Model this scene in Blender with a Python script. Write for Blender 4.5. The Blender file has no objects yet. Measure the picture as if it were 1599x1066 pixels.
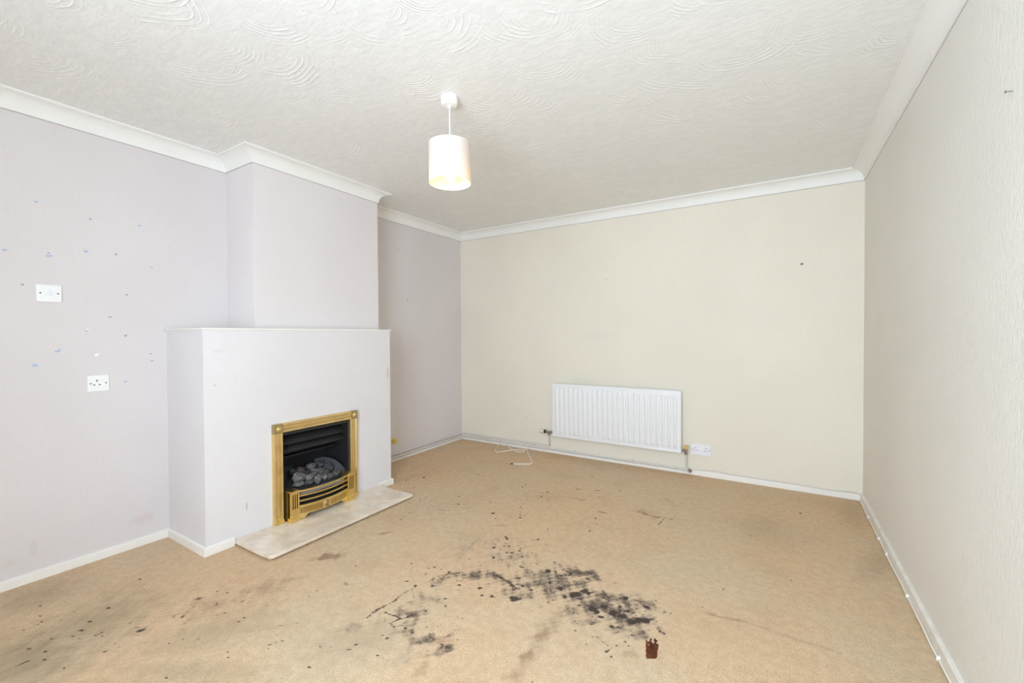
import bpy, bmesh, math, random
import numpy as np
from mathutils import Vector, Matrix, noise as mnoise

# ------------------------------------------------------------------ camera, light, exposure
SC = bpy.context.scene
COL = SC.collection
W, D, H, YF = 3.6494, 4.0826, 2.37, -0.65          # room: x 0..W, y YF..D, z 0..H
FD, FY0, FY1, SZ = 0.4652, 1.2557, 2.5793, 1.240   # lower fireplace block
BD, BY0, BY1 = 0.3325, 1.5981, 2.5816              # chimney breast above it

CAM = np.array([3.12295, 0.16046, 1.20123]); FPX = 668.784
YAW, PITCH, ROLL = 0.554453, -0.0149099, -0.0052678
_f = np.array([-math.sin(YAW)*math.cos(PITCH), math.cos(YAW)*math.cos(PITCH), math.sin(PITCH)])
_r = np.array([math.cos(YAW), math.sin(YAW), 0.0]); _u = np.cross(_r, _f)
CR = math.cos(ROLL)*_r + math.sin(ROLL)*_u
CU = -math.sin(ROLL)*_r + math.cos(ROLL)*_u
CF = _f
cd = bpy.data.cameras.new('camera'); cam = bpy.data.objects.new('camera', cd); COL.objects.link(cam)
cd.sensor_width = 36.0; cd.sensor_fit = 'HORIZONTAL'; cd.lens = FPX*36.0/1599.0; cd.clip_start = 0.02
cam.matrix_world = Matrix(((CR[0], CU[0], -CF[0], CAM[0]), (CR[1], CU[1], -CF[1], CAM[1]),
                           (CR[2], CU[2], -CF[2], CAM[2]), (0, 0, 0, 1)))
SC.camera = cam

SC.view_settings.view_transform = 'Standard'; SC.view_settings.look = 'None'
SC.view_settings.gamma = 1.0; SC.view_settings.use_curve_mapping = False
SC.view_settings.exposure = 0.0
SC.cycles.max_bounces = 14; SC.cycles.diffuse_bounces = 10; SC.cycles.transparent_max_bounces = 8
SC.cycles.use_denoising = True

wld = bpy.data.worlds.new('sky'); SC.world = wld; wld.use_nodes = True
wld.node_tree.nodes['Background'].inputs[0].default_value = (0.80, 0.90, 1.0, 1)
wld.node_tree.nodes['Background'].inputs[1].default_value = 1.0

def area(name, loc, rot, sx, sy, power, col):
    l = bpy.data.lights.new(name, 'AREA'); l.shape = 'RECTANGLE'; l.size = sx; l.size_y = sy
    l.energy = power; l.color = col
    o = bpy.data.objects.new(name, l); o.location = loc; o.rotation_euler = rot; COL.objects.link(o)
    return o
WX0, WX1, WZ0, WZ1 = 2.0, 3.45, 0.60, 2.10          # window opening in the front wall, behind the camera
area('window_daylight', ((WX0+WX1)/2, YF-0.22, (WZ0+WZ1)/2), (math.radians(90), 0, 0), WX1-WX0, WZ1-WZ0, 158, (0.71, 0.842, 0.99))
BULB = 38.0                                          # pendant bulb emission strength

# ------------------------------------------------------------------ helpers
def at(u, v, ax, val):
    """world point seen at pixel (u,v) on the plane axis=val"""
    d = CF + CR*(u-799.5)/FPX + CU*(533-v)/FPX
    t = (val-CAM[ax])/d[ax]
    return CAM + t*d

def link(o, parent=None):
    COL.objects.link(o)
    if parent is not None:
        o.parent = parent
        o.matrix_parent_inverse = Matrix.Identity(4)
    return o

class MB:
    """collects simple shapes into one mesh (local coordinates of the parent)"""
    def __init__(s): s.bm = bmesh.new()
    def box(s, x0, x1, y0, y1, z0, z1, bev=0.0):
        r = bmesh.ops.create_cube(s.bm, size=1.0)
        vs = r['verts']
        for v in vs:
            v.co = Vector((x0+(v.co.x+.5)*(x1-x0), y0+(v.co.y+.5)*(y1-y0), z0+(v.co.z+.5)*(z1-z0)))
        if bev > 0:
            es = list({e for v in vs for e in v.link_edges})
            bmesh.ops.bevel(s.bm, geom=es, offset=bev, segments=2, profile=0.6, affect='EDGES')
        return s
    def cyl(s, p0, p1, r0, r1=None, seg=24, caps=True):
        p0, p1 = Vector(p0), Vector(p1); r1 = r0 if r1 is None else r1
        d = p1-p0; m = Matrix.Translation((p0+p1)/2) @ d.to_track_quat('Z', 'Y').to_matrix().to_4x4()
        bmesh.ops.create_cone(s.bm, cap_ends=caps, segments=seg, radius1=r0, radius2=r1, depth=d.length, matrix=m)
        return s
    def lathe(s, prof, origin=(0, 0, 0), axis=(0, 0, 1), seg=32):
        q = Vector(axis).to_track_quat('Z', 'Y').to_matrix(); o = Vector(origin); rings = []
        for (r, z) in prof:
            if r < 1e-6: rings.append([s.bm.verts.new(o + q @ Vector((0, 0, z)))])
            else: rings.append([s.bm.verts.new(o + q @ Vector((r*math.cos(2*math.pi*k/seg), r*math.sin(2*math.pi*k/seg), z))) for k in range(seg)])
        for a, b in zip(rings, rings[1:]):
            for k in range(seg):
                k2 = (k+1) % seg
                f = [a[k % len(a)], a[k2 % len(a)], b[k2 % len(b)], b[k % len(b)]]
                f2 = []
                for v in f:
                    if v not in f2: f2.append(v)
                if len(f2) > 2: s.bm.faces.new(f2)
        return s
    def tube(s, pts, r, seg=10):
        pts = [Vector(p) for p in pts]; rings = []
        for i, p in enumerate(pts):
            t = (pts[min(i+1, len(pts)-1)] - pts[max(i-1, 0)]).normalized()
            up = Vector((0, 0, 1)) if abs(t.z) < 0.9 else Vector((1, 0, 0))
            a = t.cross(up).normalized(); b = a.cross(t)
            rings.append([s.bm.verts.new(p + r*(math.cos(2*math.pi*k/seg)*a + math.sin(2*math.pi*k/seg)*b)) for k in range(seg)])
        for a, b in zip(rings, rings[1:]):
            for k in range(seg): s.bm.faces.new((a[k], a[(k+1) % seg], b[(k+1) % seg], b[k]))
        s.bm.faces.new(rings[0]); s.bm.faces.new(list(reversed(rings[-1])))
        return s
    def prism(s, sec, a, b):
        """sec: list of points at end a and end b given as two equally long point lists"""
        A = [s.bm.verts.new(p) for p in a]; B = [s.bm.verts.new(p) for p in b]
        n = len(A)
        for k in range(n): s.bm.faces.new((A[k], A[(k+1) % n], B[(k+1) % n], B[k]))
        s.bm.faces.new(list(reversed(A))); s.bm.faces.new(B)
        return s
    def build(s, name, mat, parent=None, smooth=False, loc=None):
        bmesh.ops.recalc_face_normals(s.bm, faces=s.bm.faces[:])
        me = bpy.data.meshes.new(name); s.bm.to_mesh(me); s.bm.free()
        o = bpy.data.objects.new(name, me)
        if mat: me.materials.append(mat)
        if smooth:
            for p in me.polygons: p.use_smooth = True
            try: me.set_sharp_from_angle(angle=math.radians(38))
            except Exception: pass
        if loc is not None: o.location = loc
        return link(o, parent)

def thing(name, label, cat, loc=(0, 0, 0), group=None, rot=(0, 0, 0)):
    o = bpy.data.objects.new(name, None); o.empty_display_size = 0.05
    o.location = loc; o.rotation_euler = rot
    COL.objects.link(o)
    return tag(o, label, cat, group)
def tag(o, label, cat, group=None):
    o['label'] = label; o['category'] = cat
    if group: o['group'] = group
    return o
def struct(o): o['kind'] = 'structure'; return o
def catmull(pts, n=8):
    P = [Vector(p) for p in pts]; P = [2*P[0]-P[1]] + P + [2*P[-1]-P[-2]]; out = []
    for i in range(1, len(P)-2):
        for k in range(n):
            t = k/n
            out.append(0.5*((2*P[i]) + (P[i+1]-P[i-1])*t + (2*P[i-1]-5*P[i]+4*P[i+1]-P[i+2])*t*t + (3*P[i]-P[i-1]-3*P[i+1]+P[i+2])*t**3))
    out.append(P[-2]); return out

# ------------------------------------------------------------------ materials
class NT:
    def __init__(s, name):
        s.m = bpy.data.materials.new(name); s.m.use_nodes = True; s.t = s.m.node_tree
        s.b = s.t.nodes['Principled BSDF']; s.out = s.t.nodes['Material Output']
    def n(s, typ, **kw):
        nd = s.t.nodes.new(typ)
        for k, v in kw.items():
            if k.startswith('i_'):
                key = k[2:]; key = int(key) if key.isdigit() else key.replace('_', ' ')
                s.set(nd.inputs[key], v)
            else: setattr(nd, k, v)
        return nd
    def set(s, sock, v):
        if hasattr(v, 'is_output') or isinstance(v, bpy.types.NodeSocket): s.t.links.new(v, sock)
        else: sock.default_value = v
    def math(s, op, a, b=0.0, c=0.0, clamp=False):
        nd = s.t.nodes.new('ShaderNodeMath'); nd.operation = op; nd.use_clamp = clamp
        for i, v in enumerate((a, b, c)): s.set(nd.inputs[i], v)
        return nd.outputs[0]
    def mix(s, fac, a, b, mode='MIX'):
        nd = s.t.nodes.new('ShaderNodeMix'); nd.data_type = 'RGBA'; nd.blend_type = mode
        s.set(nd.inputs[0], fac); s.set(nd.inputs[6], a); s.set(nd.inputs[7], b); return nd.outputs[2]
    def ss(s, x, lo, hi, a=0.0, b=1.0):
        nd = s.t.nodes.new('ShaderNodeMapRange'); nd.interpolation_type = 'SMOOTHSTEP'
        for i, v in enumerate((x, lo, hi, a, b)): s.set(nd.inputs[i], v)
        return nd.outputs[0]
    def coord(s, scale=(1, 1, 1), loc=(0, 0, 0), rot=(0, 0, 0), gen='Object'):
        tc = s.n('ShaderNodeTexCoord'); mp = s.n('ShaderNodeMapping')
        s.t.links.new(tc.outputs[gen], mp.inputs[0])
        mp.inputs['Scale'].default_value = scale; mp.inputs['Location'].default_value = loc; mp.inputs['Rotation'].default_value = rot
        return mp.outputs[0]
    def noise(s, vec, scale, detail=3.0, rough=0.55, dist=0.0):
        nd = s.n('ShaderNodeTexNoise'); s.t.links.new(vec, nd.inputs['Vector'])
        nd.inputs['Scale'].default_value = scale; nd.inputs['Detail'].default_value = detail
        nd.inputs['Roughness'].default_value = rough; nd.inputs['Distortion'].default_value = dist
        return nd.outputs[0]
    def bump(s, h, strength, dist=0.01):
        nd = s.n('ShaderNodeBump'); s.t.links.new(h, nd.inputs['Height'])
        nd.inputs['Strength'].default_value = strength; nd.inputs['Distance'].default_value = dist
        s.t.links.new(nd.outputs[0], s.b.inputs['Normal']); return nd
    def spot(s, col, centre, radii, colour, strength, warp=0.35, soft=0.6):
        """a stain of its own shape at a place of the surface"""
        v = s.coord(); nv = s.n('ShaderNodeVectorMath', operation='SUBTRACT'); s.t.links.new(v, nv.inputs[0]); nv.inputs[1].default_value = centre
        dv = s.n('ShaderNodeVectorMath', operation='DIVIDE'); s.t.links.new(nv.outputs[0], dv.inputs[0]); dv.inputs[1].default_value = radii
        ln = s.n('ShaderNodeVectorMath', operation='LENGTH'); s.t.links.new(dv.outputs[0], ln.inputs[0])
        w = s.noise(v, 60.0, 3.0)
        d = s.math('ADD', ln.outputs['Value'], s.math('MULTIPLY', s.math('SUBTRACT', w, 0.5), warp*3))
        m = s.ss(d, 1.0, 1.0-soft, 0.0, strength)
        return s.mix(m, col, colour)

def rgb(r, g, b): return (r, g, b, 1.0)
def simple(name, col, rough=0.5, metal=0.0, var=0.04, spec=0.5, scale=30.0, bump=0.0):
    t = NT(name); v = t.coord(); n = t.noise(v, scale)
    dark = tuple(c*(1-var) for c in col[:3])+(1,); lite = tuple(min(1, c*(1+var)) for c in col[:3])+(1,)
    t.set(t.b.inputs['Base Color'], t.mix(n, dark, lite))
    t.b.inputs['Roughness'].default_value = rough; t.b.inputs['Metallic'].default_value = metal
    t.b.inputs['Specular IOR Level'].default_value = spec
    if bump: t.bump(n, bump, 0.003)
    return t.m

def wallpaper(name, col, vertical=(1, 1, .35), spots=(), bump=0.25):
    t = NT(name); v = t.coord(); vs = t.coord(scale=vertical)
    big = t.noise(v, 1.6, 2.0); fine = t.noise(vs, 75.0, 4.0, 0.6); chip = t.noise(v, 210.0, 2.0, 0.5)
    d = tuple(c*.965 for c in col[:3])+(1,)
    c = t.mix(t.ss(big, .3, .7), d, col)
    f2 = tuple(x*.93 for x in col[:3])+(1,)
    c = t.mix(t.ss(fine, .52, .70, 0.0, .5), c, f2)
    for s in spots: c = t.spot(c, *s)
    t.set(t.b.inputs['Base Color'], c)
    t.b.inputs['Roughness'].default_value = 0.75; t.b.inputs['Specular IOR Level'].default_value = 0.25
    t.bump(t.math('ADD', t.math('MULTIPLY', fine, 1.0), t.math('MULTIPLY', chip, 0.5)), bump, 0.003)
    return t.m

LAV = rgb(.695, .655, .66); CREAM = rgb(.79, .745, .645); FIREW = rgb(.735, .715, .73)
M = {}
M['lav'] = wallpaper('lavender_wallpaper', LAV, spots=[
    ((0, 3.234, 1.556), (.05, .012, .018), rgb(.30, .25, .22), .55), ((0, 3.121, 2.032), (.05, .012, .012), rgb(.30, .25, .22), .5),
    ((0, 1.13, .15), (.05, .07, .035), rgb(.60, .48, .48), .35), ((0, .62, .12), (.05, .03, .03), rgb(.62, .56, .50), .35),
    ((0, .70, .16), (.05, .02, .06), rgb(.6, .55, .5), .35), ((0, .56, .75), (.05, .05, .10), rgb(.62, .60, .60), .4)])
M['breast'] = wallpaper('mauve_breast_paper', rgb(.745, .705, .71))
M['cream'] = wallpaper('cream_wallpaper', CREAM, spots=[
    ((1.65, D, 1.19), (.30, .2, .07), rgb(.70, .67, .60), .22), ((1.52, D, .75), (.20, .2, .035), rgb(.62, .59, .54), .25),
    ((.86, D, .33), (.018, .1, .02), rgb(.55, .52, .5), .4), ((1.75, D, 1.72), (.012, .1, .012), rgb(.50, .47, .42), .5)])
M['creamr'] = wallpaper('cream_embossed_paper', rgb(.775, .755, .70), vertical=(1, 1, .5), bump=0.7)
M['fire'] = wallpaper('white_fireplace_paper', FIREW, spots=[
    ((FD, 2.555, .90), (.2, .018, .07), rgb(.62, .46, .42), .55), ((FD, 1.47, .20), (.2, .006, .03), rgb(.35, .33, .33), .6),
    ((FD, 1.33, 1.12), (.2, .035, .012), rgb(.55, .53, .53), .3), ((FD, 1.31, .93), (.2, .006, .006), rgb(.35, .33, .33), .5)], bump=.35)
M['white'] = simple('white_gloss_paint', rgb(.82, .80, .76), .35, var=.03, scale=12)
M['coving'] = simple('white_plaster_coving', rgb(.83, .825, .80), .6, var=.02, scale=8, spec=.3)
M['plastic'] = simple('white_plastic', rgb(.84, .85, .85), .3, var=.01)
M['plastic_lilac'] = simple('cool_white_plastic', rgb(.80, .81, .87), .3, var=.02)
M['slot'] = simple('dark_socket_slot', rgb(.03, .03, .035), .6)
M['screw'] = simple('dull_screw_steel', rgb(.20, .20, .19), .45, metal=.6)
M['rad'] = simple('white_radiator_enamel', rgb(.80, .81, .82), .32, var=.015, scale=6)
M['pipe'] = simple('painted_white_pipe', rgb(.66, .64, .62), .4, var=.08, scale=9)
M['chrome'] = simple('dull_chrome', rgb(.38, .37, .34), .35, metal=.9, var=.2)
M['blackplastic'] = simple('black_plastic', rgb(.02, .02, .022), .45)
M['ivory'] = simple('ivory_plastic', rgb(.72, .70, .58), .45)
M['amber'] = simple('yellowed_plastic_knob', rgb(.66, .47, .20), .45)
M['yellow'] = simple('yellow_plastic', rgb(.72, .58, .12), .45)
M['copper'] = simple('tarnished_fitting', rgb(.32, .24, .16), .45, metal=.5, var=.4, scale=120)
M['cable'] = simple('white_cable', rgb(.82, .78, .70), .45)
M['wire'] = simple('painted_thin_wire', rgb(.62, .58, .53), .5)
M['brownplug'] = simple('brown_cable_tip', rgb(.06, .03, .02), .5)
M['bluetack'] = simple('pale_blue_putty', rgb(.43, .53, .68), .8)
M['greytack'] = simple('grey_putty', rgb(.40, .40, .42), .85)
M['filler'] = simple('white_filler', rgb(.88, .88, .86), .85)
M['black'] = simple('black_stove_metal', rgb(.020, .020, .020), .42, var=.3, spec=.5)
M['soot'] = simple('sooty_liner', rgb(.016, .016, .019), .65, var=.35, scale=14, bump=.2)
M['bedrim'] = simple('grey_ceramic_rim', rgb(.022, .022, .025), .6, var=.35, scale=40, bump=.3)
M['ash'] = simple('pale_ash_ceramic', rgb(.30, .27, .265), .8, var=.4, scale=90, bump=.4)
M['bed'] = simple('grey_ceramic_bed', rgb(.030, .030, .033), .8, var=.35, scale=40, bump=.4)
def brass(name, col, rough, stretch):
    t = NT(name); v = t.coord(scale=stretch); n = t.noise(v, 60.0, 3.0); b = t.noise(t.coord(), 9.0, 3.0)
    c = t.mix(n, tuple(x*.88 for x in col[:3])+(1,), col)
    c = t.mix(t.ss(b, .45, .75, 0, .35), c, rgb(.50, .34, .12))
    t.set(t.b.inputs['Base Color'], c); t.b.inputs['Metallic'].default_value = 1.0
    t.set(t.b.inputs['Roughness'], t.math('ADD', t.math('MULTIPLY', n, .12), rough))
    return t.m
M['brass'] = brass('brushed_brass', rgb(.87, .68, .33), .36, (1, 1, .05))
M['brassh'] = brass('brushed_brass_across', rgb(.87, .68, .33), .36, (1, .05, 1))
M['brasspol'] = brass('polished_brass', rgb(.90, .68, .27), .30, (1, 1, 1))
M['tarnish'] = brass('tarnished_brass', rgb(.52, .36, .12), .42, (1, 1, 1)); M['tarnish2'] = brass('dark_tarnished_brass', rgb(.22, .14, .05), .5, (1, 1, 1))  # shade inside the fret's flutes and slots, put into darker brass
M['brassold'] = brass('aged_brass', rgb(.50, .41, .22), .42, (1, 1, 1))

def marble():
    t = NT('cream_marble'); v = t.coord(); n = t.noise(v, 7.0, 6.0, .6, .6); w = t.noise(v, 22.0, 5.0, .65, 1.2)
    c = t.mix(t.ss(n, .35, .68), rgb(.81, .73, .63), rgb(.68, .57, .45))
    c = t.mix(t.ss(w, .58, .70, 0, .45), c, rgb(.48, .40, .31))
    c = t.mix(t.ss(w, .40, .30, 0, .5), c, rgb(.84, .80, .74))
    t.set(t.b.inputs['Base Color'], c); t.b.inputs['Roughness'].default_value = .16
    return t.m
M['marble'] = marble()
M['marble_raw'] = simple('unpolished_marble_edge', rgb(.42, .36, .28), .8, var=.3, scale=45, bump=.6)

def artex():
    t = NT('swirled_plaster_ceiling')
    v = t.coord(scale=(1, 1, 0))
    wn = t.n('ShaderNodeTexNoise'); t.t.links.new(v, wn.inputs['Vector']); wn.inputs['Scale'].default_value = 2.2; wn.inputs['Detail'].default_value = 2.0
    sub = t.n('ShaderNodeVectorMath', operation='SUBTRACT'); t.t.links.new(wn.outputs['Color'], sub.inputs[0]); sub.inputs[1].default_value = (.5, .5, .5)
    sc = t.n('ShaderNodeVectorMath', operation='SCALE'); t.t.links.new(sub.outputs[0], sc.inputs[0]); sc.inputs['Scale'].default_value = .16
    ad = t.n('ShaderNodeVectorMath', operation='ADD'); t.t.links.new(v, ad.inputs[0]); t.t.links.new(sc.outputs[0], ad.inputs[1])
    total = None
    for (scale, off, ang) in ((2.5, 0.0, 2.1), (2.0, 3.7, 1.8), (3.0, 7.9, 2.4)):
        o = t.n('ShaderNodeVectorMath', operation='ADD'); t.t.links.new(ad.outputs[0], o.inputs[0]); o.inputs[1].default_value = (off, off*.6, 0)
        vo = t.n('ShaderNodeTexVoronoi'); vo.voronoi_dimensions = '2D'; t.t.links.new(o.outputs[0], vo.inputs['Vector'])
        vo.inputs['Scale'].default_value = scale; vo.inputs['Randomness'].default_value = 1.0
        dist = vo.outputs['Distance']
        dl = t.n('ShaderNodeVectorMath', operation='SUBTRACT'); t.t.links.new(o.outputs[0], dl.inputs[0]); t.t.links.new(vo.outputs['Position'], dl.inputs[1])
        nm = t.n('ShaderNodeVectorMath', operation='NORMALIZE'); t.t.links.new(dl.outputs[0], nm.inputs[0])
        dt = t.n('ShaderNodeVectorMath', operation='DOT_PRODUCT'); t.t.links.new(nm.outputs[0], dt.inputs[0]); dt.inputs[1].default_value = (math.cos(ang), math.sin(ang), 0)
        fr = t.math('ADD', t.math('MULTIPLY', dist, 2*math.pi/.052), t.math('MULTIPLY', t.noise(ad.outputs[0], 6.0, 2.0), 5.0))
        ring = t.math('POWER', t.math('MULTIPLY_ADD', t.math('SINE', fr), .5, .5), 5.0)
        m = t.math('MULTIPLY', t.ss(t.noise(o.outputs[0], 4.5, 4.0, .65), .42, .66), t.ss(dt.outputs['Value'], .1, .75))
        m = t.math('MULTIPLY', m, t.math('MULTIPLY', t.ss(dist, .12, .3), t.ss(dist, .62, .48)))
        r = t.math('MULTIPLY', ring, m)
        total = r if total is None else t.math('MAXIMUM', total, r)
    stroke = t.noise(t.coord(scale=(1.0, 3.6, 0), rot=(0, 0, -.45)), 14.0, 6.0, .7, 1.2)
    h = t.math('ADD', total, t.math('MULTIPLY', stroke, .55))
    t.set(t.b.inputs['Base Color'], t.mix(t.ss(total, .1, .7), t.mix(t.ss(stroke, .35, .68), rgb(.77, .77, .755), rgb(.845, .845, .83)), rgb(.90, .90, .89)))  # swirl ridges and strokes coloured lighter: their highlights put into the base colour
    t.b.inputs['Roughness'].default_value = .5; t.b.inputs['Specular IOR Level'].default_value = .4
    t.bump(h, .42, .006)
    return t.m
M['ceiling'] = artex()

def carpet():
    t = NT('stained_beige_carpet'); v = t.coord()
    base = t.mix(t.ss(t.noise(v, 1.3, 3.0, .55), .35, .65), rgb(.84, .615, .41), rgb(.80, .635, .445))
    base = t.mix(t.ss(t.noise(t.coord(loc=(3, 1, 0)), 3.4, 5.0, .65), .48, .72, 0, .40), base, rgb(.68, .47, .30))
    # loop pile in rows
    w = t.coord(rot=(0, 0, math.radians(9)))
    sx = t.n('ShaderNodeSeparateXYZ'); t.t.links.new(w, sx.inputs[0])
    jit = t.math('MULTIPLY', t.math('SUBTRACT', t.noise(w, 45.0, 2.0), .5), 2.4)
    a = t.math('SINE', t.math('ADD', t.math('MULTIPLY', sx.outputs[0], 2*math.pi/.0085), jit))
    b = t.math('SINE', t.math('ADD', t.math('MULTIPLY', sx.outputs[1], 2*math.pi/.0085), jit))
    loops = t.math('MULTIPLY_ADD', t.math('MULTIPLY', a, b), .5, .5)
    tuft = t.noise(v, 330.0, 2.0, .6)
    pile = t.math('ADD', t.math('MULTIPLY', loops, .6), t.math('MULTIPLY', tuft, .6))
    mid = t.noise(v, 28.0, 4.0, .7); grain = t.noise(v, 160.0, 3.0, .7)
    base = t.mix(t.ss(mid, .38, .64), t.mix(1.0, base, rgb(.90, .885, .865), 'MULTIPLY'), base)
    base = t.mix(t.ss(grain, .36, .66), t.mix(1.0, base, rgb(.80, .785, .765), 'MULTIPLY'), base)
    base = t.mix(t.ss(pile, .30, .85), t.mix(1.0, base, rgb(.78, .765, .745), 'MULTIPLY'), t.mix(1.0, base, rgb(1.06, 1.06, 1.06), 'MULTIPLY'))
    # stains painted on the carpet mesh: R soot, G brown, B rust, A pale; second layer R haze
    at_ = t.n('ShaderNodeVertexColor', layer_name='stain')
    sep = t.n('ShaderNodeSeparateColor'); t.t.links.new(at_.outputs['Color'], sep.inputs[0])
    n1 = t.noise(v, 34.0, 5.0, .68); n2 = t.noise(v, 110.0, 3.0, .65)
    hz_ = t.n('ShaderNodeVertexColor', layer_name='grime'); sp2 = t.n('ShaderNodeSeparateColor'); t.t.links.new(hz_.outputs['Color'], sp2.inputs[0])
    hz = t.ss(t.math('ADD', sp2.outputs[0], t.math('MULTIPLY', t.math('MULTIPLY', t.math('SUBTRACT', n1, .5), 1.5), t.math('MINIMUM', t.math('MULTIPLY', sp2.outputs[0], 2.5), 1.0))), .02, .85)
    base = t.mix(t.math('MULTIPLY', sp2.outputs[1], .85), base, t.mix(n1, rgb(.29, .225, .14), rgb(.41, .32, .20)))
    base = t.mix(t.math('MULTIPLY', hz, .72), base, t.mix(n2, rgb(.105, .085, .075), rgb(.26, .20, .16)))
    br = t.ss(t.math('ADD', sep.outputs[1], t.math('MULTIPLY', t.math('SUBTRACT', n1, .5), .5)), .06, .80)
    base = t.mix(t.math('MULTIPLY', br, .72), base, rgb(.25, .135, .08))
    mixn = t.math('ADD', t.math('MULTIPLY', t.math('SUBTRACT', n1, .5), 1.2), t.math('MULTIPLY', t.math('SUBTRACT', n2, .5), 1.1))
    so = t.math('ADD', sep.outputs[0], t.math('MULTIPLY', mixn, t.math('MINIMUM', t.math('MULTIPLY', sep.outputs[0], 2.5), 1.0)))
    n3 = t.noise(t.coord(loc=(1.7, .3, 0)), 62.0, 6.0, .72)
    so = t.math('ADD', so, t.math('MULTIPLY', t.math('SUBTRACT', n3, .5), t.math('MULTIPLY', t.math('MINIMUM', t.math('MULTIPLY', sep.outputs[0], 2.0), 1.0), 1.7)))
    sm = t.ss(so, .16, .85)
    base = t.mix(t.math('MULTIPLY', sm, .93), base, rgb(.056, .041, .037))
    ru = t.ss(sep.outputs[2], .35, .6)
    base = t.mix(ru, base, t.mix(t.ss(n1, .3, .7), rgb(.045, .014, .008), rgb(.19, .062, .030)))
    pl = t.math('MULTIPLY', at_.outputs['Alpha'], .6)
    base = t.mix(pl, base, rgb(.60, .50, .37))
    t.set(t.b.inputs['Base Color'], base)
    t.b.inputs['Roughness'].default_value = .95; t.b.inputs['Specular IOR Level'].default_value = .1
    t.bump(t.math('ADD', pile, grain), .6, .005)
    return t.m
M['carpet'] = carpet()

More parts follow.
